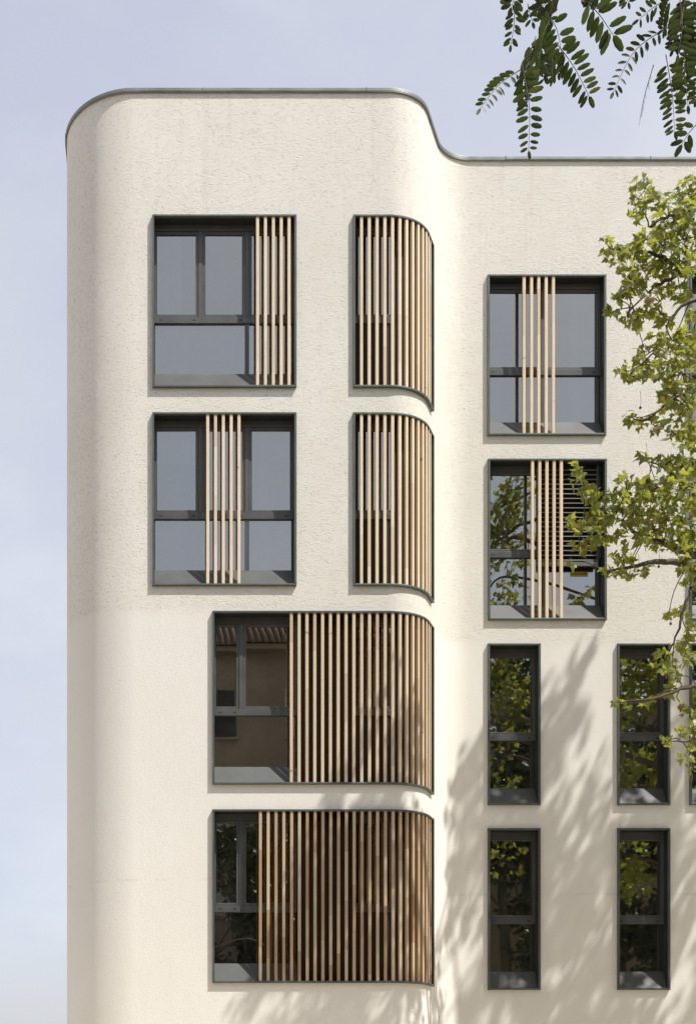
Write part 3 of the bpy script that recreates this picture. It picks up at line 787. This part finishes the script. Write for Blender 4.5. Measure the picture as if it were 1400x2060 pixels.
for x0, y0, x1, y1 in ((1250,-30,1200,180),(1330,20,1260,300),(1390,-20,1330,160),(1340,120,1400,420),(420,-40,500,120),(440,300,470,480),(380,240,420,450),(330,430,345,620),(500,280,560,440),(700,-80,830,20),(1400,120,1340,420),(1260,60,1310,260)):
    zleaf(x0, y0, x1, y1, 4.25, 4.2, rl.uniform(-15,15), 0, 8, 72, 34, tilt=tuple(rdir(rl)*.6), mass=True)
for i in range(130):
    h = Vector((rl.uniform(1.1, 3.8), rl.uniform(3.4, 5.4), 0)); h.z = max(5.9, 1.6+ .845*h.y+.45) + rl.random()*1.9
    e = h + rdir(rl)*.12 + Vector((0,0,-.17)); 
    comp_leaf(h, e, rdir(rl)*.02, 7, .042, .018, (rdir(rl)+Vector((0,0,1))).normalized(), mass=True)
lfo.obj('foliage', 'locleafm', loc, True, 'stuff')

# ------------------------------------------------------------------ across the street: what the panes mirror
opp = thing('townhouse', 'tan townhouse with clay tile roof across the street, mirrored in the panes', 'building', (-2, -12, 0))
mb = MB(); mb.box(-30, 10.1, -20, -8, -.1, 17.4); mb.obj('wall', 'tan', opp)
mb = MB(); mb.box(-30.3, 10.15, -20.3, -7.55, 17.4, 17.6); mb.obj('eave', 'tan', opp)
mb = MB(); mb.add([(-30.4,-7.45,17.62),(10.16,-7.45,17.62),(10.16,-14,21.6),(-30.4,-14,21.6),(-30.4,-20.4,17.62),(10.16,-20.4,17.62)], [(0,1,2,3),(3,2,5,4),(0,3,4),(1,5,2)])
rf = mb.obj('roof', 'tile', opp)
mb = MB(); mb.tube([Vector((0,-7.40,17.66)), Vector((0,-13.9,21.6))], [.09,.09], 6); tme = mb.mesh('tile_row', 'tile', True)
for i in range(170): place('tile_row', tme, rf, (-30.2+i*.236, 0, 0))
for r in range(5):
    for c in range(13):
        x = -28+c*3; z = 1.2+r*3.3
        mb = MB(); mb.box(x, x+1.1, -8.0+.001, -7.97, z, z+1.7); wn_ = mb.obj('window', 'shutter' if (r*7+c*5) % 3 else 'black', opp)
        mb = MB(); mb.box(x-.08, x+1.18, -7.999, -7.90, z-.1, z-.005); mb.obj('sill', 'tan', wn_)
def street_tree(x, y, h, seed, label, w=1.0):
    r = random.Random(seed)
    t = thing('street_tree', label, 'tree', (x, y, 0), 'street trees across the road')
    c = limb('trunk', t, [Vector((x,y,-.02)), Vector((x+.1,y,h*.3)), Vector((x-.1,y,h*.6)), Vector((x,y,h*.9))], .24, .05, 'bark', 5, 9)
    cr = MB()
    for i in range(46):
        d = rdir(r)*(r.random()**.45); ctr = Vector((x+d.x*3.4*w, y+d.y*3.0*w, h*.62+d.z*h*.36))
        st = c[int(len(c)*.45)+i % 6]
        if i < 12: limb('branch', t, [st, (st+ctr)/2+Vector((0,0,.3)), ctr], .06, .012, 'bark', 3, 6)
        for k in range(170):
            e = rdir(r)*(r.random()**.4); p = ctr+Vector((e.x*1.0, e.y*1.0, e.z*.75))
            add_leaf(cr, rand_leaf(r, p, r.uniform(.18,.28), e), LV, LF)
    cr.obj('crown', 'farleaf', t, False, 'stuff')
street_tree(11.8, -1.0, 17.5, 1, 'tall street tree across the road beside the tan townhouse')
street_tree(17.6, .2, 18.0, 2, 'tallest street tree across the road before the ochre terrace house')
street_tree(3.4, -4.2, 10.6, 3, 'low street tree added in front of the tan townhouse', .8)  # unseen tree added so the lowest panes mirror something darker
opp2 = thing('terrace_house', 'ochre terrace house behind the street trees, mirrored in the narrow windows', 'building', (28, -14, 0))
mb = MB(); mb.box(10.2, 46, -20, -8.6, -.1, 16.6); mb.obj('wall', 'ochre', opp2)
mb = MB(); mb.box(10.2, 46.2, -20.2, -8.3, 16.6, 16.85); mb.obj('roof', 'tile', opp2)
for r in range(4):
    for c in range(11):
        x = 11.5+c*3.1; z = 1.1+r*3.7
        mb = MB(); mb.box(x, x+1.1, -8.599, -8.57, z, z+1.8); mb.obj('window', 'black', opp2)
for me in bpy.data.meshes: me.validate()
scene.render.engine = 'CYCLES'
